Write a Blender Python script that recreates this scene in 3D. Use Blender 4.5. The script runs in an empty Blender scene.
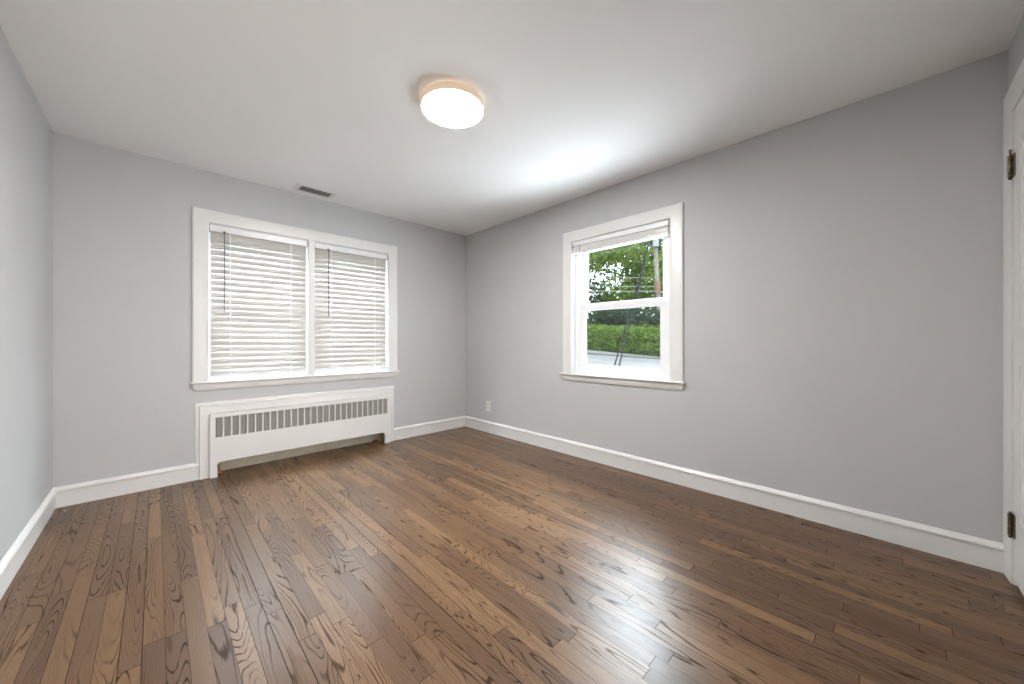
import bpy, bmesh, math, random
from mathutils import Vector, Matrix
random.seed(7)
PI = math.pi
S = bpy.context.scene
COL = S.collection

# ------------------------------------------------------------------ camera
cam_d = bpy.data.cameras.new('camera')
cam_d.sensor_fit = 'HORIZONTAL'; cam_d.sensor_width = 36.0
cam_d.lens = 365.0 / 1024.0 * 36.0
cam_d.clip_start = 0.02; cam_d.clip_end = 300
cam = bpy.data.objects.new('camera', cam_d); COL.objects.link(cam)
cam.location = (-2.841, -3.771, 1.08)
cam.rotation_euler = (PI / 2, 0, math.radians(45.72 - 90))
S.camera = cam

# ------------------------------------------------------------------ world, sun, exposure
S.view_settings.view_transform = 'Standard'
S.view_settings.look = 'None'
S.view_settings.gamma = 1.0
S.view_settings.use_curve_mapping = False
S.view_settings.exposure = 0.0
SKY, SUN, LAMP_STRENGTH, HALL_FILL = 8.5, 6.0, 200.0, 78.0
FILL_HIGH, FILL_LOW, FILL_YARD = 560.0, 178.0, 1300.0
W = bpy.data.worlds.new('overcast_sky'); S.world = W; W.use_nodes = True
bg = W.node_tree.nodes['Background']
bg.inputs[0].default_value = (0.76, 0.89, 1.0, 1); bg.inputs[1].default_value = SKY

def lamp_obj(name, kind, loc, rot, energy, color, **kw):
    l = bpy.data.lights.new(name, kind); l.energy = energy; l.color = color
    for k, v in kw.items(): setattr(l, k, v)
    o = bpy.data.objects.new(name, l); COL.objects.link(o)
    o.location = loc; o.rotation_euler = rot
    return o
lamp_obj('sun', 'SUN', (-6, -5, 14), (math.radians(40), 0, math.radians(-50)), SUN, (1.0, 0.95, 0.86), angle=math.radians(8))

DAY = (0.80, 0.91, 1.0)
# added area lights outside the two windows, standing in for sky and ground bounce
lamp_obj('sky_fill_garden', 'AREA', (2.5, -1.9, 3.5), (0, math.radians(52), 0), FILL_HIGH, DAY, shape='RECTANGLE', size=1.6, size_y=2.4)
lamp_obj('bounce_fill_garden', 'AREA', (1.04, -2.40, .32), (0, math.radians(149), 0), FILL_LOW, (.88, .95, 1.0), shape='RECTANGLE', size=1.2, size_y=2.6)
lamp_obj('sky_fill_yard', 'AREA', (-1.79, 1.0, 2.6), (math.radians(-58), 0, 0), FILL_YARD, DAY, shape='RECTANGLE', size=2.4, size_y=1.6)
# ------------------------------------------------------------------ node helpers
class NT:
    def __init__(s, name):
        s.m = bpy.data.materials.new(name); s.m.use_nodes = True
        s.t = s.m.node_tree; s.n = s.t.nodes; s.b = s.n['Principled BSDF']; s.out = s.n['Material Output']
    def link(s, a, b): s.t.links.new(a, b)
    def put(s, sock, v):
        if hasattr(v, 'is_output') or isinstance(v, bpy.types.NodeSocket): s.link(v, sock)
        else: sock.default_value = v
    def math(s, op, a, b=None, c=None, clamp=False):
        n = s.n.new('ShaderNodeMath'); n.operation = op; n.use_clamp = clamp
        s.put(n.inputs[0], a)
        if b is not None: s.put(n.inputs[1], b)
        if c is not None: s.put(n.inputs[2], c)
        return n.outputs[0]
    def mapr(s, v, a, b, c=0.0, d=1.0, smooth=True):
        n = s.n.new('ShaderNodeMapRange'); n.interpolation_type = 'SMOOTHSTEP' if smooth else 'LINEAR'
        s.put(n.inputs[0], v); n.inputs[1].default_value = a; n.inputs[2].default_value = b
        n.inputs[3].default_value = c; n.inputs[4].default_value = d
        return n.outputs[0]
    def coord(s, kind='Object'):
        return s.n.new('ShaderNodeTexCoord').outputs[kind]
    def sep(s, v):
        n = s.n.new('ShaderNodeSeparateXYZ'); s.link(v, n.inputs[0]); return n.outputs
    def comb(s, x, y, z):
        n = s.n.new('ShaderNodeCombineXYZ')
        for i, v in enumerate((x, y, z)): s.put(n.inputs[i], v)
        return n.outputs[0]
    def noise(s, vec, scale, detail=2, rough=.5, dist=0.0):
        n = s.n.new('ShaderNodeTexNoise'); s.put(n.inputs['Vector'], vec)
        n.inputs['Scale'].default_value = scale; n.inputs['Detail'].default_value = detail
        n.inputs['Roughness'].default_value = rough; n.inputs['Distortion'].default_value = dist
        return n.outputs[0]
    def white(s, v, dim):
        n = s.n.new('ShaderNodeTexWhiteNoise'); n.noise_dimensions = dim
        s.put(n.inputs['W' if dim == '1D' else 'Vector'], v); return n.outputs[0]
    def mix(s, f, a, b, mode='MIX'):
        n = s.n.new('ShaderNodeMix'); n.data_type = 'RGBA'; n.blend_type = mode
        s.put(n.inputs[0], f); s.put(n.inputs[6], a); s.put(n.inputs[7], b); return n.outputs[2]
    def ramp(s, v, stops):
        n = s.n.new('ShaderNodeValToRGB'); e = n.color_ramp.elements
        while len(e) < len(stops): e.new(0.5)
        for i, (p, c) in enumerate(stops): e[i].position = p; e[i].color = (*c, 1)
        s.put(n.inputs[0], v); return n.outputs[0]
    def bump(s, h, strength, dist=0.01):
        n = s.n.new('ShaderNodeBump'); n.inputs['Strength'].default_value = strength
        n.inputs['Distance'].default_value = dist; s.link(h, n.inputs['Height'])
        s.link(n.outputs[0], s.b.inputs['Normal'])
    def set(s, **kw):
        for k, v in kw.items(): s.put(s.b.inputs[k.replace('_', ' ')], v)
        return s

def paint(name, rgb, rough=.5, var=.03, scale=3.0, bump=.0, bscale=220, spec=.5):
    t = NT(name); c = t.coord()
    n = t.noise(c, scale, 3)
    f = t.mapr(n, .3, .7)
    col = t.mix(f, (*[x * (1 - var) for x in rgb], 1), (*[min(1, x * (1 + var)) for x in rgb], 1))
    t.set(Base_Color=col, Roughness=rough); t.b.inputs['Specular IOR Level'].default_value = spec
    if bump: t.bump(t.noise(c, bscale, 2), bump, .002)
    return t.m

M = {}
M['wall'] = paint('grey_blue_wall_paint', (.555, .562, .570), .62, .012, 1.5, .10, 160, .3)
M['ceiling'] = paint('white_ceiling_paint', (.91, .91, .905), .8, .01, 1.5, .08, 160, .2)
M['trim'] = paint('white_trim_paint', (.80, .795, .785), .32, .012, 4)
M['cream'] = paint('aged_cream_paint', (.78, .72, .57), .5, .08, 9)
M['vinyl'] = paint('white_vinyl', (.86, .87, .88), .3, .006, 6)
M['cover'] = paint('white_radiator_enamel', (.80, .79, .78), .35, .012, 4)
M['plastic'] = paint('white_plastic', (.82, .80, .78), .3, .01, 9)
M['dark'] = paint('dark_void', (.02, .02, .02), .8, .1, 9)
M['fins'] = paint('dusty_grey_fins', (.13, .125, .115), .5, .2, 40)
M['copper'] = paint('copper_fitting', (.62, .30, .14), .32, .1, 30); M['copper'].node_tree.nodes['Principled BSDF'].inputs['Metallic'].default_value = .7
M['brass'] = paint('tarnished_brass', (.17, .125, .075), .42, .35, 60); M['brass'].node_tree.nodes['Principled BSDF'].inputs['Metallic'].default_value = .6
M['grey_metal'] = paint('grey_louver_metal', (.16, .16, .14), .5, .15, 30)
M['cap'] = paint('grey_end_cap', (.36, .36, .33), .4, .05, 20)
M['wand'] = paint('clear_grey_wand', (.24, .25, .26), .2, .05, 20)
M['cable'] = paint('black_cable', (.006, .006, .006), .9, .1, 20, spec=.02)
M['pole'] = paint('bleached_pole_wood', (.11, .095, .08), .9, .15, 3, spec=.05)
M['galv'] = paint('pale_grey_steel', (.12, .122, .124), .6, .05, 5, spec=.1)
M['rust'] = paint('faded_pink_sleeve', (.10, .055, .045), .8, .1, 8, spec=.05)
M['bark'] = paint('grey_brown_bark', (.045, .035, .026), .95, .3, 7, spec=.05)
M['chip'] = paint('white_paint_chip', (.8, .79, .76), .6, .03, 50)
M['nail'] = paint('rusty_nail_hole', (.10, .045, .025), .7, .2, 200)

def slat_mat():
    t = NT('white_slat_vinyl'); t.set(Base_Color=(.53, .505, .478, 1), Roughness=.45)
    tr = t.n.new('ShaderNodeBsdfTranslucent'); tr.inputs[0].default_value = (.80, .74, .69, 1)
    mx = t.n.new('ShaderNodeMixShader'); mx.inputs[0].default_value = .02
    t.link(t.b.outputs[0], mx.inputs[1]); t.link(tr.outputs[0], mx.inputs[2]); t.link(mx.outputs[0], t.out.inputs[0])
    return t.m
M['slat'] = slat_mat()

def glass_mat(name, haze, tint=(.97, .985, .98, 1)):
    t = NT(name)
    t.n.remove(t.b)
    tr = t.n.new('ShaderNodeBsdfTransparent'); tr.inputs[0].default_value = tint
    gl = t.n.new('ShaderNodeBsdfGlossy'); gl.inputs['Roughness'].default_value = .02
    fr = t.n.new('ShaderNodeFresnel'); fr.inputs[0].default_value = 1.45
    geo = t.n.new('ShaderNodeNewGeometry')
    m1 = t.n.new('ShaderNodeMixShader'); t.link(t.math('MULTIPLY', fr.outputs[0], t.math('SUBTRACT', 1.0, geo.outputs['Backfacing'])), m1.inputs[0]); t.link(tr.outputs[0], m1.inputs[1]); t.link(gl.outputs[0], m1.inputs[2])
    df = t.n.new('ShaderNodeBsdfTranslucent'); df.inputs[0].default_value = (.9, .92, .93, 1)  # thin white translucent mix laid over the clear pane
    m2 = t.n.new('ShaderNodeMixShader')
    c = t.coord(); f = t.mapr(t.noise(c, 5, 3), .25, .75, haze * .7, haze * 1.3)
    t.link(f, m2.inputs[0]); t.link(m1.outputs[0], m2.inputs[1]); t.link(df.outputs[0], m2.inputs[2])
    t.link(m2.outputs[0], t.out.inputs[0])
    return t.m
M['glass'] = glass_mat('window_glass', .001)
M['hazy_glass'] = glass_mat('hazy_window_glass', .0015)

def emit_mat(name, rgb, strength, base=None):
    t = NT(name); t.set(Base_Color=(*(base or rgb), 1), Roughness=.4)
    t.b.inputs['Emission Color'].default_value = (*rgb, 1); t.b.inputs['Emission Strength'].default_value = strength
    return t.m
M['diffuser'] = emit_mat('lit_opal_diffuser', (1.0, .975, .95), LAMP_STRENGTH, (.8, .8, .8))
M['drum'] = emit_mat('lit_drum_side', (1.0, .70, .48), .46, (.40, .37, .33))
M['halo'] = emit_mat('back_glow_strip', (1.0, .66, .42), 8.0, (.8, .7, .6))

def floor_mat():
    t = NT('stained_oak_strip_floor')
    o = t.sep(t.coord()); x, y = o[0], o[1]
    w = .0575
    u = t.math('DIVIDE', x, w); row = t.math('FLOOR', u); fu = t.math('FRACT', u)
    r1 = t.white(row, '1D'); r2 = t.white(t.math('ADD', row, 37.3), '1D')
    ln = t.math('MULTIPLY_ADD', r2, .75, .50)
    v = t.math('ADD', t.math('DIVIDE', y, ln), t.math('MULTIPLY', r1, 13.0))
    cel = t.math('FLOOR', v); fv = t.math('FRACT', v)
    idv = t.comb(row, cel, 0.0)
    k1 = t.white(idv, '3D'); k2 = t.white(t.comb(row, cel, 5.5), '3D'); k3 = t.white(t.comb(row, cel, 9.1), '3D')
    seed = t.math('MULTIPLY', k1, 61.0)
    # growth rings: contour lines of a stretched soft noise
    gv = t.comb(t.math('MULTIPLY', x, 11.0), t.math('MULTIPLY', y, 1.15), seed)
    fld = t.noise(gv, 1.0, 1.2, .45, .35)
    freq = t.math('MULTIPLY_ADD', k2, 20.0, 12.0)
    ring = t.math('PINGPONG', t.math('MULTIPLY', fld, freq), .5)
    wob = t.noise(t.comb(t.math('MULTIPLY', x, 160.0), t.math('MULTIPLY', y, 9.0), seed), 1.0, 3, .6)
    ring = t.math('ADD', ring, t.math('MULTIPLY', t.math('SUBTRACT', wob, .5), .28))
    line = t.mapr(ring, .03, .15, 1.0, 0.0)
    msk = t.mapr(t.noise(t.comb(t.math('MULTIPLY', x, 9.0), t.math('MULTIPLY', y, 1.1), t.math('ADD', seed, 20.0)), 1.0, 2), .38, .60)
    line = t.math('MULTIPLY', line, t.math('MULTIPLY_ADD', msk, .85, .15))
    pore = t.noise(t.comb(t.math('MULTIPLY', x, 900.0), t.math('MULTIPLY', y, 26.0), seed), 1.0, 2, .6)
    pore = t.mapr(pore, .34, .62, 0, 1)
    soft = t.noise(t.comb(t.math('MULTIPLY', x, 26.0), t.math('MULTIPLY', y, 2.6), seed), 1.0, 3, .55)
    tone = t.math('ADD', t.math('MULTIPLY_ADD', k3, .62, .07), t.math('MULTIPLY', soft, .36), clamp=True)
    col = t.ramp(tone, [(.05, (.072, .037, .019)), (.32, (.110, .058, .028)), (.62, (.152, .082, .039)), (.95, (.238, .136, .066))])
    col = t.mix(t.math('MULTIPLY', line, .74), col, (.020, .012, .008, 1))
    col = t.mix(t.math('MULTIPLY', t.math('SUBTRACT', 1.0, pore), .34), col, (.060, .036, .024, 1))
    # knots and mineral streaks
    kn = t.noise(t.comb(t.math('MULTIPLY', x, 17.0), t.math('MULTIPLY', y, 5.0), t.math('ADD', seed, 3.0)), 1.0, 2)
    col = t.mix(t.mapr(kn, .70, .80, 0, .75), col, (.026, .018, .014, 1))
    # seams between the strips
    eu = t.math('MINIMUM', fu, t.math('SUBTRACT', 1.0, fu))
    gw = t.math('MULTIPLY_ADD', t.math('POWER', r2, 5.0), .030, .008)
    sx = t.math('LESS_THAN', eu, gw)
    ev = t.math('MULTIPLY', t.math('MINIMUM', fv, t.math('SUBTRACT', 1.0, fv)), ln)
    sy = t.math('LESS_THAN', ev, .0011)
    seam = t.math('MAXIMUM', sx, sy)
    col = t.mix(t.math('MULTIPLY', seam, .85), col, (.014, .010, .008, 1))
    sc = t.noise(t.comb(t.math('MULTIPLY', x, 1.3), t.math('MULTIPLY', y, 1.3), 2.0), 2.0, 4, .6)
    rough = t.mapr(sc, .3, .7, .285, .34)
    t.set(Base_Color=col, Roughness=rough)
    t.put(t.b.inputs['Specular IOR Level'], t.math('MULTIPLY_ADD', t.math('MAXIMUM', line, seam), -.36, .42))
    h = t.math('SUBTRACT', t.math('MULTIPLY', pore, .15), seam)
    t.bump(h, .12, .001)
    return t.m
M['floor'] = floor_mat()

def leaf_mat(name, a, b):
    t = NT(name); c = t.coord()
    col = t.mix(t.mapr(t.noise(c, 2.6, 3), .35, .65), (*a, 1), (*b, 1))
    t.set(Base_Color=col, Roughness=.7); t.b.inputs['Specular IOR Level'].default_value = .08
    tr = t.n.new('ShaderNodeBsdfTranslucent'); t.link(col, tr.inputs[0])
    mx = t.n.new('ShaderNodeMixShader'); mx.inputs[0].default_value = .35
    t.link(t.b.outputs[0], mx.inputs[1]); t.link(tr.outputs[0], mx.inputs[2]); t.link(mx.outputs[0], t.out.inputs[0])
    return t.m
M['leaf_light'] = leaf_mat('bright_leaf', (.045, .074, .009), (.078, .108, .014))
M['leaf_mid'] = leaf_mat('mid_leaf', (.026, .044, .012), (.042, .064, .016))
M['leaf_dark'] = leaf_mat('dark_leaf', (.016, .026, .012), (.026, .038, .016))  # understory shade is put into this darker leaf colour
M['leaf_hedge'] = leaf_mat('hedge_leaf', (.050, .082, .010), (.074, .112, .016))
M['pavement'] = paint('grey_asphalt', (.074, .071, .068), .95, .12, 1.6, spec=.05)
M['earth'] = paint('shaded_undergrowth_soil', (.012, .018, .007), .95, .3, 2, spec=.02)  # shade under the growth is put into this dark soil colour

# ------------------------------------------------------------------ mesh builder
class MB:
    def __init__(s): s.bm = bmesh.new()
    def quadmesh(s, verts, faces):
        vs = [s.bm.verts.new(v) for v in verts]
        for f in faces: s.bm.faces.new([vs[i] for i in f])
        return s
    def box(s, x0, x1, y0, y1, z0, z1):
        v = [(x, y, z) for x in (min(x0, x1), max(x0, x1)) for y in (min(y0, y1), max(y0, y1)) for z in (min(z0, z1), max(z0, z1))]
        return s.quadmesh(v, [(0, 1, 3, 2), (4, 6, 7, 5), (0, 4, 5, 1), (2, 3, 7, 6), (0, 2, 6, 4), (1, 5, 7, 3)])
    def loft(s, rings, closed=True, caps=True):
        n = len(rings[0]); vs = [[s.bm.verts.new(p) for p in r] for r in rings]
        for a, b in zip(vs, vs[1:]):
            for i in range(n if closed else n - 1):
                s.bm.faces.new((a[i], a[(i + 1) % n], b[(i + 1) % n], b[i]))
        if caps and closed:
            s.bm.faces.new(vs[0]); s.bm.faces.new(vs[-1])
        return s
    def tube(s, pts, r, n=8, caps=True):
        pts = [Vector(p) for p in pts]; rs = r if isinstance(r, (list, tuple)) else [r] * len(pts)
        rings = []; up = None
        for i, p in enumerate(pts):
            d = (pts[min(i + 1, len(pts) - 1)] - pts[max(i - 1, 0)]).normalized()
            if up is None: up = Vector((0, 0, 1)) if abs(d.z) < .9 else Vector((1, 0, 0))
            a = d.cross(up).normalized(); b = a.cross(d).normalized(); up = b
            rings.append([p + rs[i] * (math.cos(2 * PI * k / n) * a + math.sin(2 * PI * k / n) * b) for k in range(n)])
        return s.loft(rings, True, caps)
    def lathe(s, prof, c=(0, 0, 0), n=64):
        rings = [[(c[0] + r * math.cos(2 * PI * k / n), c[1] + r * math.sin(2 * PI * k / n), c[2] + z) for k in range(n)] for r, z in prof]
        return s.loft(rings, True, True)
    def build(s, name, mat, parent=None, bevel=0.0, seg=2, smooth=False, loc=None):
        if bevel:
            es = [e for e in s.bm.edges if len(e.link_faces) == 2 and e.calc_face_angle(0) > .6]
            bmesh.ops.bevel(s.bm, geom=es, offset=bevel, segments=seg, profile=.6, affect='EDGES', clamp_overlap=True)
        bmesh.ops.recalc_face_normals(s.bm, faces=s.bm.faces)
        me = bpy.data.meshes.new(name); s.bm.to_mesh(me); s.bm.free()
        me.materials.append(mat)
        if smooth:
            for p in me.polygons: p.use_smooth = True
            try: me.set_sharp_from_angle(angle=math.radians(40))
            except Exception: pass
        o = bpy.data.objects.new(name, me); COL.objects.link(o)
        if parent is not None:
            o.parent = parent; o.matrix_parent_inverse = Matrix.Identity(4)
            off = Vector((0, 0, 0)); q = parent
            while q is not None: off += q.location; q = q.parent
            me.transform(Matrix.Translation(-off))
        return o

def tag(o, label, cat=None, group=None, kind=None):
    o['label'] = label
    if cat: o['category'] = cat
    if group: o['group'] = group
    if kind: o['kind'] = kind
    return o
def thing(name, loc, label, cat, group=None, kind=None):
    o = bpy.data.objects.new(name, None); COL.objects.link(o); o.location = loc
    o.empty_display_size = .1
    return tag(o, label, cat, group, kind)

def sweep_u(mb, P, s0, s1, zb, zt, prof):
    """three-sided mitred casing; prof = closed polygon of (u outward, v out of the wall)"""
    rings = []
    for (s, z, ds, dz) in ((s0, zb, -1, 0), (s0, zt, -1, 1), (s1, zt, 1, 1), (s1, zb, 1, 0)):
        rings.append([P(s + ds * u, z + dz * u, v) for u, v in prof])
    return mb.loft(rings)
PB = lambda s, z, v: (s, -v, z)              # back wall, out of the wall = -y
PR = lambda s, z, v: (-v, s, z)              # right wall, out of the wall = -x
YW = -4.168
PD = lambda s, z, v: (s, YW + v, z)          # rear wall, out of the wall = +y

# ------------------------------------------------------------------ room shell
X0, H, T = -3.32, 2.44, .16
floor = MB().box(X0 - T, T, YW - T, T, -.12, 0).build('floor', M['floor'])
tag(floor, 'brown stained oak strip floor with a satin finish', kind='structure', cat='floor')
ceil = MB().box(X0 - T, T, YW - T, T, H, H + .15)
ceil = ceil.build('ceiling', M['ceiling']); tag(ceil, 'flat white painted ceiling', kind='structure', cat='ceiling')

def wall_holes(mapf, s0, s1, holes, name, label):
    """slab 0..T thick behind the plane with rectangular holes (s0,s1,z0,z1)"""
    ss = sorted({s0, s1, *[h[0] for h in holes], *[h[1] for h in holes]})
    zs = sorted({0, H, *[h[2] for h in holes], *[h[3] for h in holes]})
    inh = lambda a, b: any(h[0] < a < h[1] and h[2] < b < h[3] for h in holes)
    mb = MB(); V = {}
    def vert(i, j, k):
        if (i, j, k) not in V: V[(i, j, k)] = mb.bm.verts.new(mapf(ss[i], zs[j], -T * k))
        return V[(i, j, k)]
    solid = lambda i, j: 0 <= i < len(ss) - 1 and 0 <= j < len(zs) - 1 and not inh((ss[i] + ss[i + 1]) / 2, (zs[j] + zs[j + 1]) / 2)
    for i in range(len(ss) - 1):
        for j in range(len(zs) - 1):
            if not solid(i, j): continue
            for k in (0, 1): mb.bm.faces.new([vert(*q, k) for q in ((i, j), (i + 1, j), (i + 1, j + 1), (i, j + 1))])
            for (di, dj, a, b) in ((-1, 0, (i, j), (i, j + 1)), (1, 0, (i + 1, j), (i + 1, j + 1)), (0, -1, (i, j), (i + 1, j)), (0, 1, (i, j + 1), (i + 1, j + 1))):
                if not solid(i + di, j + dj): mb.bm.faces.new([vert(*a, 0), vert(*b, 0), vert(*b, 1), vert(*a, 1)])
    o = mb.build(name, M['wall']); return tag(o, label, kind='structure', cat='wall')
W1 = (-2.545, -1.036, .765, 2.03); W2 = (-2.609, -1.677, .775, 2.03)
RAD = (-2.51, -1.06, 0.0, .55)
wall_holes(PB, X0, 0, [W1, RAD], 'wall_back', 'grey blue wall with the two closed blinds and the radiator cover')
wall_holes(PR, YW, T, [W2], 'wall_right', 'long grey wall with the single window open to the garden')
tag(MB().box(X0 - T, X0, YW, T, 0, H).build('wall_left', M['wall']), 'bare pale blue grey wall at the left edge', kind='structure', cat='wall')
DX0, DX1, DH = -.925, -.113, 2.105
HX0, HX1 = -3.22, -2.42
wall_holes(PD, X0 - T, T, [(DX0, DX1, 0, DH), (HX0, HX1, 0, DH)], 'wall_rear', 'grey wall around the white door at the right edge')
# back of the radiator recess
rb = MB().box(RAD[0] - .02, RAD[1] + .02, T, T + .03, 0, .58).build('recess_back', M['cream'])
tag(rb, 'cream painted back of the recess under the radiator cover', kind='structure', cat='trim')

# made-up doorway and hallway behind the camera, added to bring in fill light
tag(MB().box(-4.4, -1.3, YW - T - 1.5, YW - T, -.12, 0).build('added_hallway_floor', M['floor']), 'added unseen hallway floor beyond the open doorway', kind='structure', cat='floor')
tag(MB().box(-4.4, -1.3, YW - T - 1.5, YW - T, H, H + .15).build('added_hallway_ceiling', M['ceiling']), 'added unseen hallway ceiling', kind='structure', cat='ceiling')
hw = MB(); hw.box(-4.4, -1.3, YW - T - 1.6, YW - T - 1.5, 0, H); hw.box(-4.5, -4.4, YW - T - 1.5, YW - T, 0, H); hw.box(-1.3, -1.2, YW - T - 1.5, YW - T, 0, H); hw.box(-4.4, X0 - T, YW - T - .02, YW - T, 0, H)
tag(hw.build('added_hallway_wall', M['wall']), 'added unseen hallway walls beyond the open doorway', kind='structure', cat='wall')
lamp_obj('hallway_fill', 'AREA', (-2.82, YW - T - 1.35, 1.25), (math.radians(90), 0, 0), HALL_FILL, (1.0, .93, .86), shape='RECTANGLE', size=1.6, size_y=2.0)  # fill light added out of view to brighten the room
# baseboards ------------------------------------------------------------
BP = [(0, 0), (.0135, 0), (.0135, .103), (.0195, .105), (.0205, .110), (.0195, .117), (.015, .124), (.010, .130), (.004, .135), (0, .135)]
def baseboard(pts_in, name, label):
    """pts_in: list of (x, y, nx, ny) inner corner direction multipliers"""
    rings = [[(x + nx * d, y + ny * d, z + .0015) for d, z in BP] for x, y, nx, ny in pts_in]
    o = MB().loft(rings).build(name, M['trim'])
    return tag(o, label, kind='structure', cat='baseboard')
baseboard([(X0, YW, 1, 0), (X0, 0, 1, -1)], 'baseboard_left', 'white baseboard along the left wall')
bb = baseboard([(X0, 0, 1, -1), (-2.592, 0, 0, -1)], 'baseboard_back', 'white baseboard left of the radiator cover')
baseboard([(-.983, 0, 0, -1), (0, 0, -1, -1)], 'baseboard_back_right', 'short white baseboard between the radiator cover and the corner')
baseboard([(0, 0, -1, -1), (0, YW, -1, 0)], 'baseboard_right', 'long white baseboard under the garden window')

# ------------------------------------------------------------------ windows
CAS = [(0, 0), (0, .013), (.006, .017), (.02, .0185), (.088, .020), (.094, .019), (.1, .014), (.1, 0)]
def stool_apron(root, P, s0, s1, ztop, depth_in, inner):
    """sill board with rounded nose and ogee apron under it"""
    prof = [(-depth_in, 0), (.034, 0), (.040, -.004), (.042, -.010), (.040, -.016), (.034, -.020), (-.001, -.020), (-.001, -.022), (-depth_in, -.022)]
    mb = MB()
    a = [P(s0, ztop + dz, v) for v, dz in prof if v >= -.001]; b = [P(s1, ztop + dz, v) for v, dz in prof if v >= -.001]
    a = [P(s0, ztop, 0)] + a[:-1]; b = [P(s1, ztop, 0)] + b[:-1]
    mb.loft([a, b])
    i0, i1 = inner
    mb.loft([[P(s, ztop, 0), P(s, ztop, -depth_in), P(s, ztop - .022, -depth_in), P(s, ztop - .022, 0)] for s in (i0, i1)])
    mb.build('window_sill', M['trim'], root, smooth=True)
    ap = [(0, -.020), (.024, -.020), (.024, -.030), (.021, -.046), (.015, -.060), (.011, -.070), (.0, -.072)]
    r = []
    for s, k in ((s0 + .012, 1), (s1 - .012, -1)):
        r.append([P(s + k * (.024 - v) * .9, ztop + dz, v) for v, dz in ap])
    MB().loft(r).build('apron', M['trim'], root, smooth=True)

def ring(mb, P, s0, s1, z0, z1, wl, wr, wb, wt, v0, v1):
    """rectangular frame between depths v0 (room side) and v1"""
    o = [(s0, z0), (s1, z0), (s1, z1), (s0, z1)]; i = [(s0 + wl, z0 + wb), (s1 - wr, z0 + wb), (s1 - wr, z1 - wt), (s0 + wl, z1 - wt)]
    for k in range(4):
        a, b, c, d = o[k], o[(k + 1) % 4], i[(k + 1) % 4], i[k]
        vs = [P(*q, v) for v in (v0, v1) for q in (a, b, c, d)]
        mb.quadmesh(vs, [(0, 1, 2, 3), (4, 7, 6, 5), (0, 4, 5, 1), (1, 5, 6, 2), (2, 6, 7, 3), (3, 7, 4, 0)])
    return mb
def sash(root, P, s0, s1, z0, z1, st, bt, tp, v0, v1, glass):
    f = ring(MB(), P, s0, s1, z0, z1, st, st, bt, tp, v0, v1).build('sash', M['vinyl'], root, bevel=.003)
    vm = (v0 + v1) / 2
    # glazing bead
    ring(MB(), P, s0 + st - .002, s1 - st + .002, z0 + bt - .002, z1 - tp + .002, .008, .008, .008, .008, v0 - .010, vm - .004).build('glazing_bead', M['vinyl'], f)
    q = [(s0 + st - .004, z0 + bt - .004), (s1 - st + .004, z0 + bt - .004), (s1 - st + .004, z1 - tp + .004), (s0 + st - .004, z1 - tp + .004)]
    mb = MB().quadmesh([P(*c, vm) for c in q] + [P(*c, vm - .004) for c in q], [(0, 1, 2, 3), (4, 7, 6, 5), (0, 4, 5, 1), (1, 5, 6, 2), (2, 6, 7, 3), (3, 7, 4, 0)])
    mb.build('pane', glass, f)
    return f

# double window, back wall
r1 = thing('window_1', (-1.79, 0, .765), 'wide white double window with both blinds down, above the radiator cover', 'window', kind='structure')
sweep_u(MB(), PB, W1[0] + .004, W1[1] - .002, W1[2] + .001, W1[3], CAS).build('casing', M['trim'], r1, smooth=True)
MB().box(-1.822, -1.770, -.012, .15, .766, 2.03).build('mullion', M['trim'], r1, bevel=.004)
ring(MB(), PB, W1[0], W1[1], W1[2], W1[3], .006, .006, .006, .006, -.001, -.15).build('jamb', M['trim'], r1)
stool_apron(r1, PB, -2.648, -.920, .770, .07, (W1[0] + .006, W1[1] - .006))
for (a, b) in ((W1[0] + .006, -1.822), (-1.770, W1[1] - .006)):
    ring(MB(), PB, a, b, .78, 2.024, .035, .035, .035, .035, -.085, -.15).build('window_frame', M['vinyl'], r1, bevel=.003)
    sash(r1, PB, a + .035, b - .035, .815, 1.42, .05, .05, .04, -.090, -.115, M['glass'])
    sash(r1, PB, a + .035, b - .035, 1.39, 1.99, .05, .04, .05, -.120, -.145, M['glass'])
for (s, z) in ((-2.612, 2.087),): MB().lathe([(.0022, 0), (.0022, .001), (.0008, .0012)], (0, 0, 0), 10).build('nail_hole', M['nail'], r1).location = (s + 1.79, -.0185, z - .765)
bpy.data.objects['nail_hole'].rotation_euler = (PI / 2, 0, 0)

# single window, right wall
r2 = thing('window_2', (0, -2.143, .775), 'white single hung window with its blind raised, looking out on a hedge', 'window', kind='structure')
sweep_u(MB(), PR, W2[0] + .002, W2[1] - .002, W2[2] + .001, W2[3], CAS).build('casing', M['trim'], r2, smooth=True)
ring(MB(), PR, W2[0], W2[1], W2[2], W2[3], .006, .006, .006, .006, -.001, -.05).build('jamb', M['trim'], r2)
stool_apron(r2, PR, -2.722, -1.560, .784, .05, (W2[0] + .006, W2[1] - .006))
ring(MB(), PR, W2[0], W2[1], W2[2], W2[3], .052, .052, .045, .045, -.05, -.15).build('window_frame', M['vinyl'], r2, bevel=.004)
mbt = MB()
for s in (W2[0] + .052, W2[1] - .052 - .010):                     # sash tracks
    mbt.box(.094, .104, s, s + .010, .82, 1.985)
mbt.build('sash_track', M['vinyl'], r2)
ls = sash(r2, PR, W2[0] + .050, W2[1] - .050, .818, 1.428, .056, .044, .050, -.062, -.090, M['hazy_glass'])
us = sash(r2, PR, W2[0] + .050, W2[1] - .050, 1.400, 1.988, .052, .040, .050, -.102, -.130, M['glass'])
MB().box(.050, .072, -2.175, -2.115, 1.428, 1.438).build('sash_lock', M['vinyl'], ls, bevel=.003)
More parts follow.
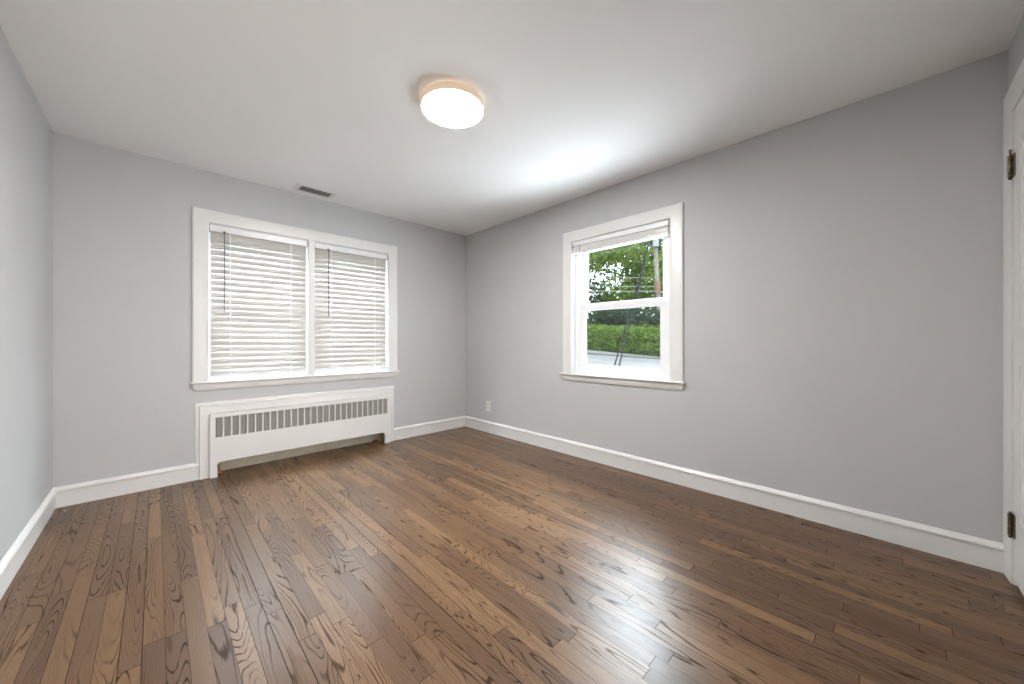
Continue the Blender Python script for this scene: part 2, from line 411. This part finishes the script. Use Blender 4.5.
for (s, z, r) in ((-1.625, 2.100, .0055), (-1.607, 2.085, .002), (-2.61, 2.092, .0022)):
    o = MB().lathe([(r, 0), (r, .001), (r * .4, .0012)], (0, 0, 0), 10).build('nail_hole', M['nail'], r2)
    o.location = (-.0190, s + 2.143, z - .775); o.rotation_euler = (0, -PI / 2, 0)

# ------------------------------------------------------------------ venetian blinds
def slat_ring(s, cy, cz, w, tilt, crown, th):
    pts = []
    n = 5
    for side in (1, -1):
        for i in range(n) if side == 1 else range(n - 1, -1, -1):
            t_ = i / (n - 1) - .5
            a = t_ * w; h = crown * (1 - 4 * t_ * t_) + side * th / 2
            # a along the slat width (window side positive), h along its normal
            y = a * math.cos(tilt) - h * math.sin(tilt); z = a * math.sin(tilt) + h * math.cos(tilt)
            pts.append((s, cy + y, cz + z))
    return pts
def blind_closed(s0, s1, label, zbot, cords, wand_s, pitch=.0487):
    cy = .030
    root = thing('venetian_blind', ((s0 + s1) / 2, cy, 2.0), label, 'blind', 'closed white venetian blinds')
    MB().box(s0, s1, .004, .055, 1.972, 2.022).build('headrail', M['vinyl'], root, bevel=.003)
    MB().box(s0 - .0065, s0 - .0005, .002, .05, 1.974, 2.020).build('mounting_bracket', M['cap'], root)
    MB().box(s1 + .0005, s1 + .0055, .002, .05, 1.974, 2.020).build('mounting_bracket', M['cap'], root)
    z = 1.957; mb = MB()
    n_sl = round((z - (zbot + .045)) / pitch); pitch = (z - (zbot + .045)) / n_sl
    for k in range(n_sl + 1):
        dz = random.uniform(-.0008, .0008)
        mb.loft([slat_ring(s, cy, z + dz, .0522, TILT, .0022, .0026) for s in (s0 + .004, s1 - .004)])
        z -= pitch
    mb.build('slats', M['slat'], root, smooth=True)
    MB().box(s0 + .003, s1 - .003, .008, .052, zbot, zbot + .022).build('bottom_rail', M['vinyl'], root, bevel=.004)
    for c in cords:
        MB().box(c - .0028, c + .0028, .0035, .0045, zbot + .02, 1.972).build('ladder_cord', M['vinyl'], root)
        MB().box(c - .0028, c + .0028, .0555, .0565, zbot + .02, 1.972).build('ladder_cord', M['vinyl'], root)
    wd = MB().tube([(wand_s, -.004, 1.967), (wand_s + .001, -.005, 1.65), (wand_s, -.004, 1.327)], .0045, 6).build('tilt_wand', M['wand'], root, smooth=True)
    MB().box(wand_s - .006, wand_s + .006, -.007, .004, 1.966, 1.980).build('wand_hook', M['dark'], wd)
    for c in (*cords, (cords[0] + cords[1]) / 2):
        MB().box(c - .02, c + .02, -.002, .010, zbot - .012, zbot + .006).build('hold_clip', M['vinyl'], root, bevel=.003)
    return root
TILT = math.radians(76)
blind_closed(-2.533, -1.830, 'closed white slatted blind left of the window mullion, reaching the sill', .786, (-2.403, -1.962), -2.442)
blind_closed(-1.762, -1.048, 'closed white slatted blind right of the window mullion, with a small gap over the sill', .803, (-1.619, -1.182), -1.646)

# raised blind of the single window
s0, s1 = -2.592, -1.690
rb = thing('venetian_blind', (.02, (s0 + s1) / 2, 2.0), 'raised white slatted blind bunched at the top of the garden window', 'blind')
MB().box(-.008, .045, s0, s1, 1.985, 2.022).build('headrail', M['vinyl'], rb, bevel=.003)
MB().box(-.004, .04, s0 - .0075, s0 - .0005, 1.975, 2.020).build('mounting_bracket', M['cap'], rb)
MB().box(-.004, .04, s1 + .0005, s1 + .006, 1.975, 2.020).build('mounting_bracket', M['cap'], rb)
mb = MB()
for k in range(15):
    z = 1.976 - k * .0030; j = random.uniform(-.002, .002)
    mb.box(.000 + j, .046 + j, s0 + .004, s1 - .004, z, z + .0022)
mb.build('slats', M['plastic'], rb)
MB().box(-.001, .047, s0 + .003, s1 - .003, 1.914, 1.931).build('bottom_rail', M['vinyl'], rb, bevel=.004)
for c in (-1.821, -2.114, -2.442):
    MB().box(-.006, .002, c - .022, c + .022, 1.905, 1.945).build('hold_clip', M['plastic'], rb, bevel=.003)
MB().box(-.005, -.002, -1.771, -1.765, 1.90, 1.99).build('wand_stub', M['wand'], rb)

# ------------------------------------------------------------------ radiator cover
rc = thing('radiator_cover', (-1.79, 0, 0), 'long white radiator cover with a row of upright slots, under the double window', 'radiator')
# stepped surround frame
RS = [(0, 0), (0, .026), (.008, .026), (.011, .023), (.012, .012), (.030, .011), (.034, .009), (.036, .005), (.036, 0)]
sweep_u(MB(), PB, -2.588, -1.013, .0015, .566, RS).build('outer_moulding', M['cover'], rc, smooth=True)
sweep_u(MB(), PB, -2.535, -1.060, .0015, .510, [(0, 0), (0, .024), (.0545, .024), (.0545, 0)]).build('surround', M['cover'], rc)
# front panel with slots and a foot opening, cut as a grid then solidified
def panel():
    x0, x1, zt = -2.537, -1.042, .505
    ox0, ox1, oz, rr = -2.490, -1.100, .122, .028
    sl = [(-2.502 + i * .05325, -2.502 + i * .05325 + .0440) for i in range(27)]
    z0, z1 = .318, .478
    f, bk = -.050, -.040
    mb = MB()
    def poly(pts, fy=f, by=bk):
        a = [mb.bm.verts.new((x, fy, z)) for x, z in pts]; b = [mb.bm.verts.new((x, by, z)) for x, z in pts]
        mb.bm.faces.new(a); mb.bm.faces.new(b[::-1])
        for i in range(len(pts)): mb.bm.faces.new((a[i], b[i], b[(i + 1) % len(pts)], a[(i + 1) % len(pts)]))
    arc = lambda cx, cz, a0, a1: [(cx + rr * math.cos(a0 + (a1 - a0) * i / 6), cz + rr * math.sin(a0 + (a1 - a0) * i / 6)) for i in range(7)]
    lower = [(x0, .002), (ox0, .002)] + arc(ox0 + rr, oz - rr, PI, PI / 2) + arc(ox1 - rr, oz - rr, PI / 2, 0) + [(ox1, .002), (x1, .002), (x1, z0), (x0, z0)]
    poly(lower)
    poly([(x0, z1), (x1, z1), (x1, zt), (x0, zt)])
    edges = [x0] + [q for s in sl for q in s] + [x1]
    for i in range(0, len(edges), 2): poly([(edges[i], z0), (edges[i + 1], z0), (edges[i + 1], z1), (edges[i], z1)])
    bmesh.ops.remove_doubles(mb.bm, verts=mb.bm.verts, dist=1e-5)
    # side and top returns
    mb.box(x0, x0 + .01, bk, -.0005, .002, zt); mb.box(x1 - .01, x1, bk, -.0005, .002, zt)
    mb.box(x0, x1, bk, -.0005, zt - .008, zt)
    mb.box(x0, x1, f, -.0245, zt, zt + .003)
    return mb.build('front_panel', M['cover'], rc)
panel()
# convector: finned element behind the slots
mb = MB()
for i in range(150): 
    x = -2.48 + i * .00925; mb.box(x, x + .0012, .01, .10, .18, .50)
mb.box(-2.49, -1.08, .10, .104, .17, .52)
fe = mb.build('convector_fins', M['fins'], rc)
mb = MB().box(-2.495, -1.075, -.036, -.033, .30, .497)
def mesh_mat():
    t = NT('grille_mesh'); o = t.sep(t.coord())
    a = t.math('PINGPONG', t.math('MULTIPLY', o[0], 1.0), .006); b = t.math('PINGPONG', t.math('MULTIPLY', o[2], 1.0), .0016)
    w = t.math('MAXIMUM', t.mapr(a, .0022, .0040), t.math('MULTIPLY', t.mapr(b, .0004, .0012), .45))
    t.set(Base_Color=t.mix(w, (.19, .187, .17, 1), (.34, .335, .315, 1)), Roughness=.5); return t.m
mb.build('slot_screen', mesh_mat(), rc)
MB().box(-2.495, -1.16, .118, .138, .0015, .10).build('back_board', M['cream'], rc, bevel=.002)
for x, y in ((-2.476, .02), (-1.118, .045)):
    v = MB().lathe([(.010, .010), (.021, .012), (.022, .034), (.014, .036), (.013, .046), (.007, .048), (.007, .17)], (x, y, 0), 12).build('copper_valve', M['copper'], rc, smooth=True)
    MB().lathe([(.016, .0015), (.017, .006), (.007, .008), (.007, .0095)], (x, y, 0), 12).build('pipe_collar', M['dark'], v)

# ------------------------------------------------------------------ ceiling light
LX, LY = -1.640, -2.059
cl = thing('ceiling_light', (LX, LY, H), 'round flush white ceiling light, lit, in the middle of the ceiling', 'light')
MB().lathe([(.150, -.0005), (.150, -.006)], (LX, LY, H), 64).build('back_plate', M['halo'], cl, smooth=True)
MB().lathe([(.169, -.006), (.1748, -.007), (.1752, -.010), (.1752, -.045), (.1742, -.0475), (.1725, -.0480), (.1708, -.0478), (.170, -.040), (.160, -.012), (.155, -.006)], (LX, LY, H), 96).build('drum', M['drum'], cl, smooth=True)
MB().lathe([(.1698, -.040), (.171, -.0478), (.1698, -.0495), (.12, -.051), (.02, -.0515)], (LX, LY, H), 96).build('diffuser', M['diffuser'], cl, smooth=True)

# ------------------------------------------------------------------ ceiling vent
cv = thing('ceiling_vent', (-1.812, -.181, H), 'small white rectangular air vent with dark louvers in the ceiling above the double window', 'vent')
def PC(s, z, v): return (s, z, H + v)
ring(MB(), PC, -1.973, -1.651, -.262, -.100, .036, .036, .032, .030, -.005, -.0005).build('frame', M['trim'], cv, bevel=.002)
MB().box(-1.94, -1.684, -.233, -.128, H - .0015, H - .0005).build('duct_shade_plate', M['dark'], cv)  # flat dark plate; the duct's shade is put into its colour
for k in range(5):
    y = -.224 + k * .021
    MB().quadmesh([(x, y + dy, H - .0008 + dz) for x in (-1.937, -1.687) for dy, dz in ((0, -.001), (.010, -.006), (.011, -.005), (.001, 0))],
                  [(0, 1, 2, 3), (4, 7, 6, 5), (0, 4, 5, 1), (1, 5, 6, 2), (2, 6, 7, 3), (3, 7, 4, 0)]).build('louver', M['grey_metal'], cv)
for x in (-1.955, -1.669): MB().lathe([(.004, 0), (.004, -.0015), (.002, -.002)], (x, -.181, H - .005), 10).build('screw', M['grey_metal'], cv)

# ------------------------------------------------------------------ wall outlet
wo = thing('wall_outlet', (0, -.455, .315), 'white electrical outlet low on the right wall near the corner', 'outlet')
MB().box(-.0065, -.0003, -.4925, -.4175, .257, .373).build('cover_plate', M['plastic'], wo, bevel=.0025)
for z in (.295, .335):
    c = MB().box(-.0085, -.0063, -.472, -.438, z - .0145, z + .0145).build('receptacle', M['plastic'], wo, bevel=.001)
    mb = MB()
    for s in (-.462, -.450): mb.box(-.0089, -.0084, s - .0012, s + .0012, z - .003, z + .006)
    mb.box(-.0089, -.0084, -.4575, -.4525, z - .010, z - .006)
    mb.build('slot', M['dark'], c)
MB().tube([(-.0064, -.455, .315), (-.0078, -.455, .315)], .003, 8).build('screw', M['galv'], wo)

# ------------------------------------------------------------------ door at the right edge
dr = thing('door_1', (DX1, YW, 0), 'white door with brass hinges in the rear wall at the right edge', 'door', kind='structure')
DCAS = [(0, 0), (0, .008), (.004, .010), (.03, .011), (.075, .013), (.094, .0155), (.103, .016), (.109, .014), (.1125, .008), (.1125, 0)]
sweep_u(MB(), PD, DX0, DX1, .002, DH, DCAS).build('casing', M['trim'], dr, smooth=True)
mb = MB(); mb.box(DX1 - .004, DX1, YW - T, YW, .0015, DH); mb.box(DX0, DX0 + .004, YW - T, YW, .0015, DH); mb.box(DX0, DX1, YW - T, YW, DH - .004, DH)
mb.build('jamb', M['trim'], dr)
pn = MB().box(DX0 + .007, DX1 - .007, YW - .034, YW + .002, .032, DH - .008).build('door_panel', M['trim'], dr, bevel=.003)
ring(MB(), PD, DX0 + .12, DX1 - .12, .30, 1.00, .02, .02, .02, .02, .008, .0).build('raised_moulding', M['trim'], pn)
ring(MB(), PD, DX0 + .12, DX1 - .12, 1.12, 1.96, .02, .02, .02, .02, .008, .0).build('raised_moulding', M['trim'], pn)
for z0, pin in ((1.811, .024), (.217, .006)):
    h = MB()
    for k in range(5):
        h.tube([(DX1 - .003, YW + .012, z0 + k * .0198 + .0006), (DX1 - .003, YW + .012, z0 + (k + 1) * .0198 - .0006)], .0072, 12)
    h.box(DX1 + .0005, DX1 + .016, YW + .0105, YW + .013, z0, z0 + .099)
    h.box(DX1 - .036, DX1 - .006, YW + .002, YW + .0055, z0, z0 + .099)
    h = h.build('hinge', M['brass'], dr, smooth=True); h['label'] = 'tarnished brass hinge'
    MB().tube([(DX1 - .003, YW + .012, z0 + .096), (DX1 - .003, YW + .012, z0 + .099 + pin), (DX1 - .003, YW + .012, z0 + .1005 + pin)], [.003, .003, .006], 10).build('hinge_pin', M['brass'], h, smooth=True)
    MB().tube([(DX1 - .003, YW + .012, z0), (DX1 - .004, YW + .012, z0 - .008)], [.006, .004], 10).build('hinge_tip', M['dark'], h, smooth=True)

cb = MB(); cb.box(DX0 - .1, T, YW - T - .04, YW - T - .002, -.12, DH + .1)  # unseen panel added to stop sky light leaking under the door
tag(cb.build('light_block_panel', M['wall']), 'added panel behind the closed white door, blocking light under it', kind='structure', cat='wall')
# ------------------------------------------------------------------ paint chips on the floor
for (x, y, r, lab) in ((-3.258, -.107, .005, 'tiny white paint chip on the floor in the left corner'), (-1.262, -.345, .0055, 'tiny pale chip on the floor in front of the radiator cover')):
    a = [(x + r * random.uniform(.7, 1.2) * math.cos(k * PI / 3), y + r * random.uniform(.7, 1.2) * math.sin(k * PI / 3)) for k in range(6)]
    o = MB().loft([[(p, q, .0005) for p, q in a], [(x + (p - x) * .7, y + (q - y) * .7, .0035) for p, q in a]]).build('paint_chip', M['chip'])
    tag(o, lab, 'debris')

# ------------------------------------------------------------------ outdoors, seen through the single window
O = Vector((0, -2.14, 0)); DV = Vector((.880, .4755, 0)); SV = Vector((.4755, -.880, 0))
def out(d, s, z): return O + DV * d + SV * s + Vector((0, 0, z))
def gz(d, s):
    if d < .25: return -.30
    if d < 2: return -.30 + (d - .25) / 1.75 * (1.035 - .03 * s)
    if d < 9.3: return .735 - .03 * s + (d - 2) / 7.3 * (-.03 - .066 * s)
    return .705 - .096 * s * max(0, 1 - (d - 9.3) / 10) + (d - 9.3) * .085
def ground_strip(name, mat, ds, ss, label, cat, dz=0):
    vs = [out(d, s, gz(d, s) + dz) for d in ds for s in ss]; n = len(ss)
    fs = [(i * n + j, i * n + j + 1, (i + 1) * n + j + 1, (i + 1) * n + j) for i in range(len(ds) - 1) for j in range(n - 1)]
    o = MB().quadmesh(vs, fs)
    lo = [v.co.copy() for v in o.bm.verts]
    ext = bmesh.ops.extrude_face_region(o.bm, geom=list(o.bm.faces))
    for g in ext['geom']:
        if isinstance(g, bmesh.types.BMVert): g.co.z -= .25
    o = o.build(name, mat); return tag(o, label, cat, kind='structure')
ground_strip('pavement', M['pavement'], [1.2, 2, 3.5, 5.5, 7.5, 9.3], [-2.2, -1, 0, 1, 2.2], 'pale concrete pavement between the house and the hedge', 'pavement')
ground_strip('ground', M['earth'], [9.3, 13, 18, 26, 40, 52], [-30, -18, -10, -5, 0, 5, 14], 'shaded rising ground behind the hedge', 'ground')
M['apron'] = paint('pale_bounce_ground', (.55, .54, .52), .9, .15, 6)  # pale ground added out of view to bounce daylight into the room
tag(MB().box(T + .02, 1.15, -6, 3, -.5, -.3).build('bounce_strip', M['apron']), 'added pale ground strip under the garden window, bouncing light up', 'ground', kind='structure')
tag(MB().box(-7, 1.15, T + .02, 6, -.5, -.29).build('bounce_yard', M['apron']), 'added pale ground behind the double window, bouncing light up', 'ground', kind='structure')
MB().tube([out(6.1, -2.1, gz(6.1, -2.1) + .02), out(6.3, 0, gz(6.3, 0) + .02), out(6.5, 2.1, gz(6.5, 2.1) + .02)], .035, 6).build('curb', M['pavement'], bpy.data.objects['pavement'])

def leaves(rng, blobs, n, size, flat=.0):
    """blobs: (centre, (rx, ry, rz)); leaves sit near the blob surfaces, random attitude"""
    vs, fs = [], []
    wts = [b[1][0] * b[1][1] + b[1][0] * b[1][2] + b[1][1] * b[1][2] for b in blobs]
    for _ in range(n):
        c, r = rng.choices(blobs, wts)[0]
        d = Vector((rng.gauss(0, 1), rng.gauss(0, 1), rng.gauss(0, 1))).normalized()
        k = 1 - abs(rng.gauss(0, .22))
        p = Vector(c) + Vector((d.x * r[0], d.y * r[1], d.z * r[2])) * k
        nrm = (d + Vector((rng.gauss(0, .7), rng.gauss(0, .7), rng.gauss(.3, .7)))).normalized()
        a = nrm.orthogonal().normalized(); a = (Matrix.Rotation(rng.uniform(0, 2 * PI), 3, nrm) @ a); b = nrm.cross(a)
        s = size * rng.uniform(.7, 1.35); i = len(vs)
        vs += [p - a * s * .6, p + b * s * .28 + nrm * s * .05, p + a * s * .6, p - b * s * .28 + nrm * s * .05]
        fs.append((i, i + 1, i + 2, i + 3))
    return vs, fs
def foliage(name, mat, parent, data):
    vs, fs = data
    me = bpy.data.meshes.new(name); off = parent.location if parent else Vector((0, 0, 0))
    me.from_pydata([v - off for v in vs], [], fs); me.materials.append(mat); me.update()
    o = bpy.data.objects.new(name, me); COL.objects.link(o)
    if parent: o.parent = parent
    return o

# hedge along the pavement
rng = random.Random(3)
hd = thing('hedge', out(9.75, .3, gz(9.75, .3)), 'long clipped green hedge on the far side of the pale pavement', 'hedge')
hb = []
for i in range(46):
    s = -4.2 + i * .165; d = 9.78 + .06 * s + rng.uniform(-.08, .08); g = .705 - .096 * s * .95
    for (hz, rz) in ((.26, .30), (.62, .30)):
        hb.append((out(d, s, g + hz + rng.uniform(-.03, .03)), (.34, .26, rz + rng.uniform(-.02, .04))))
    hb.append((out(d + .1, s, 1.34 + rng.uniform(-.05, .03)), (.33, .26, .34)))
foliage('hedge_foliage', M['leaf_hedge'], hd, leaves(rng, hb, 26000, .085))
mb = MB()
for i in range(16):
    s = -4.0 + i * .47; d = 9.78 + .06 * s; g = .705 - .096 * s * .95
    mb.tube([out(d, s, g - .05), out(d, s + .04, g + .4), out(d + .05, s - .05, g + .9)], [.03, .022, .012], 6)
mb.build('hedge_stems', M['bark'], hd)

def tree(d, s, h, cr, mat, label, n, size, seed, low=.35, lean=0, nb=12, squash=.8):
    rng = random.Random(seed); g = gz(d, s)
    t = thing('deciduous_tree', out(d, s, g - .05), label, 'tree', 'trees beyond the hedge')
    mb = MB(); top = out(d + rng.uniform(-.3, .3), s + lean, g + h * .80)
    base = out(d, s, g - .05); midp = (base + top) / 2 + Vector((rng.uniform(-.2, .2), rng.uniform(-.2, .2), 0))
    mb.tube([base, base.lerp(midp, .5), midp, midp.lerp(top, .6), top], [h * .022, h * .018, h * .014, h * .009, h * .004], 8)
    bl = []
    for k in range(nb):
        a = 2 * PI * k / nb * 1.618; f = low + (1 - low) * (k + .5) / nb
        rad = cr * (1.0 - .55 * max(0, f - .55) / .45) * rng.uniform(.45, .85)
        o = base.lerp(top, min(1, f * .9)); c = o + DV * rad * math.cos(a) + SV * rad * math.sin(a) + Vector((0, 0, h * .06 + rng.uniform(-.2, .3)))
        mb.tube([o, o.lerp(c, .5) + Vector((0, 0, .12)), c], [h * .008, h * .005, h * .002], 6)
        br = cr * rng.uniform(.34, .52); bl.append((c, (br, br, br * squash)))
    mb.build('trunk', M['bark'], t, smooth=True)
    foliage('tree_foliage', mat, t, leaves(rng, bl, n, size))
    return t
tree(32, -6.8, 15, 4.6, M['leaf_mid'], 'tall airy tree left of the garden view with sky showing through its crown', 5200, .30, 11, .40)
tree(31, 0.2, 13.0, 4.8, M['leaf_light'], 'bright green leafy tree in the middle of the garden view', 9500, .30, 12, .22)
tree(35, 6.0, 13, 4.6, M['leaf_light'], 'yellow green tree behind and right of the utility pole', 8000, .30, 13, .2)
tree(43, 1.0, 19, 6.5, M['leaf_mid'], 'large mid green tree rising behind the bright one', 5200, .38, 14, .25)
tree(44, -13, 16, 6.5, M['leaf_dark'], 'dark green tree farthest to the left beyond the hedge', 8000, .40, 15, .12)
def shrub(d, s, r, h, seed, label, mat, n, size, group):
    rng = random.Random(seed); g = gz(d, s)
    t = thing('wild_shrub', out(d, s, g - .05), label, 'shrub', group)
    bl = [(out(d + rng.uniform(-.5, .5) * r, s + (k / 8 - .5) * 1.7 * r, g + h * rng.uniform(.25, .72)), (r * .42, r * .42, h * .34)) for k in range(9)]
    foliage('shrub_foliage', mat, t, leaves(rng, bl, n, size))
    mb = MB()
    for c, _r in bl[:6]: mb.tube([out(d, s, g - .05), out(d, s, g + h * .15), c], [.05, .04, .015], 6)
    mb.build('stems', M['bark'], t)
G1, G2 = 'dark shrubs behind the hedge', 'tall shrubs below the trees'
shrub(14.5, -3.9, 1.7, 1.95, 21, 'dark shrub behind the left end of the hedge', M['leaf_dark'], 4600, .14, G1)
shrub(14.0, -1.3, 1.6, 1.75, 22, 'dark shrub behind the hedge left of the slanting cables', M['leaf_dark'], 4600, .14, G1)
shrub(14.8, 1.3, 1.6, 1.9, 23, 'dark shrub behind the hedge right of the slanting cables', M['leaf_dark'], 4600, .14, G1)
shrub(14.2, 3.8, 1.6, 1.75, 24, 'dark shrub behind the hedge at the foot of the utility pole', M['leaf_dark'], 4600, .14, G1)
shrub(26, -9.5, 3.2, 5.2, 25, 'tall shrub at the far left below the trees', M['leaf_mid'], 5200, .24, G2)
shrub(26.5, -4.4, 3.2, 5.2, 26, 'tall shrub below the airy tree, left of the slanting cables', M['leaf_mid'], 5200, .24, G2)
shrub(27.5, 0.8, 3.2, 4.4, 27, 'tall shrub below the bright tree, behind the slanting cables', M['leaf_light'], 5200, .24, G2)
shrub(28, 6.0, 3.2, 4.2, 28, 'tall shrub behind the utility pole', M['leaf_mid'], 5200, .24, G2)

# utility pole, transformer, line wires, guy cables
px, py = 22.86, 7.48
up = thing('utility_pole', (px, py, 1.7), 'pale wooden utility pole with a transformer, at the right of the garden view', 'pole')
top = Vector((22.48, 7.82, 11.2))
MB().tube([(px, py, 1.4), Vector((px, py, 1.4)).lerp(top, .5), top], [.17, .15, .12], 12).build('pole_shaft', M['pole'], up, smooth=True)
def at_pole(z, off=(0, 0)):
    b = Vector((px, py, 1.4)); k = (z - 1.4) / (top.z - 1.4); p = b.lerp(top, k); return Vector((p.x + off[0], p.y + off[1], p.z))
tc = at_pole(7.75, (-.30, -.16))
tf = MB().lathe([(.17, 0), (.20, .02), (.20, 1.05), (.21, 1.06), (.21, 1.10), (.12, 1.18)], tc, 18).build('transformer', M['galv'], up, smooth=True)
for k in (-.08, .08): MB().lathe([(.03, 0), (.045, .05), (.03, .1), (.045, .15), (.02, .24)], tc + Vector((k, k * .5, 1.15)), 8).build('bushing', M['galv'], tf)
sl = MB().tube([at_pole(4.55), at_pole(5.45)], [.21, .19], 10).build('cable_sleeve', M['rust'], up, smooth=True)
MB().box(*(lambda p: (p.x - .6, p.x + .6, p.y - .05, p.y + .05, p.z - .06, p.z + .06))(at_pole(10.6))).build('crossarm', M['pole'], up)
for z, zl, rad, lab in ((5.64, 5.75, .022, 'uppermost of the three pale wires strung left from the utility pole'), (5.03, 5.0, .022, 'middle of the three pale wires strung left from the utility pole'), (4.70, 4.66, .028, 'lowest of the three pale wires strung left from the utility pole')):
    a = at_pole(z); b = Vector((10.0, 16.2, zl)); pts = []
    for i in range(15):
        f = i / 14; p = a.lerp(b, f); p.z -= .5 * 4 * f * (1 - f) * .25; pts.append(p)
    tag(MB().tube(pts, rad, 6).build('power_line', M['galv']), lab, 'wire', 'wires on the utility pole')
A0 = Vector((3.38, -.06, .66))
for (a, mids, z1, lab) in ((Vector((1.24, -1.32, .50)), None, 9.9, 'left of the two slanting black guy cables outside the garden window'), (Vector((1.29, -1.37, .50)), None, 10.1, 'right of the two slanting black guy cables outside the garden window')):
    e = at_pole(z1); n_ = 14; pts = []
    for i in range(n_ + 1):
        f = i / n_; p = a.lerp(e, f); p.z -= .25 * 4 * f * (1 - f); pts.append(p)
    g = thing('guy_cable', a, lab, 'cable', 'slanting guy cables')
    MB().tube(pts, [.009 + .041 * k / n_ for k in range(n_ + 1)], 6).build('cable_strand', M['cable'], g)
    MB().tube([a + Vector((0, 0, -.15)), a + (e - a).normalized() * .35], .016, 6).build('anchor_rod', M['galv'], g)
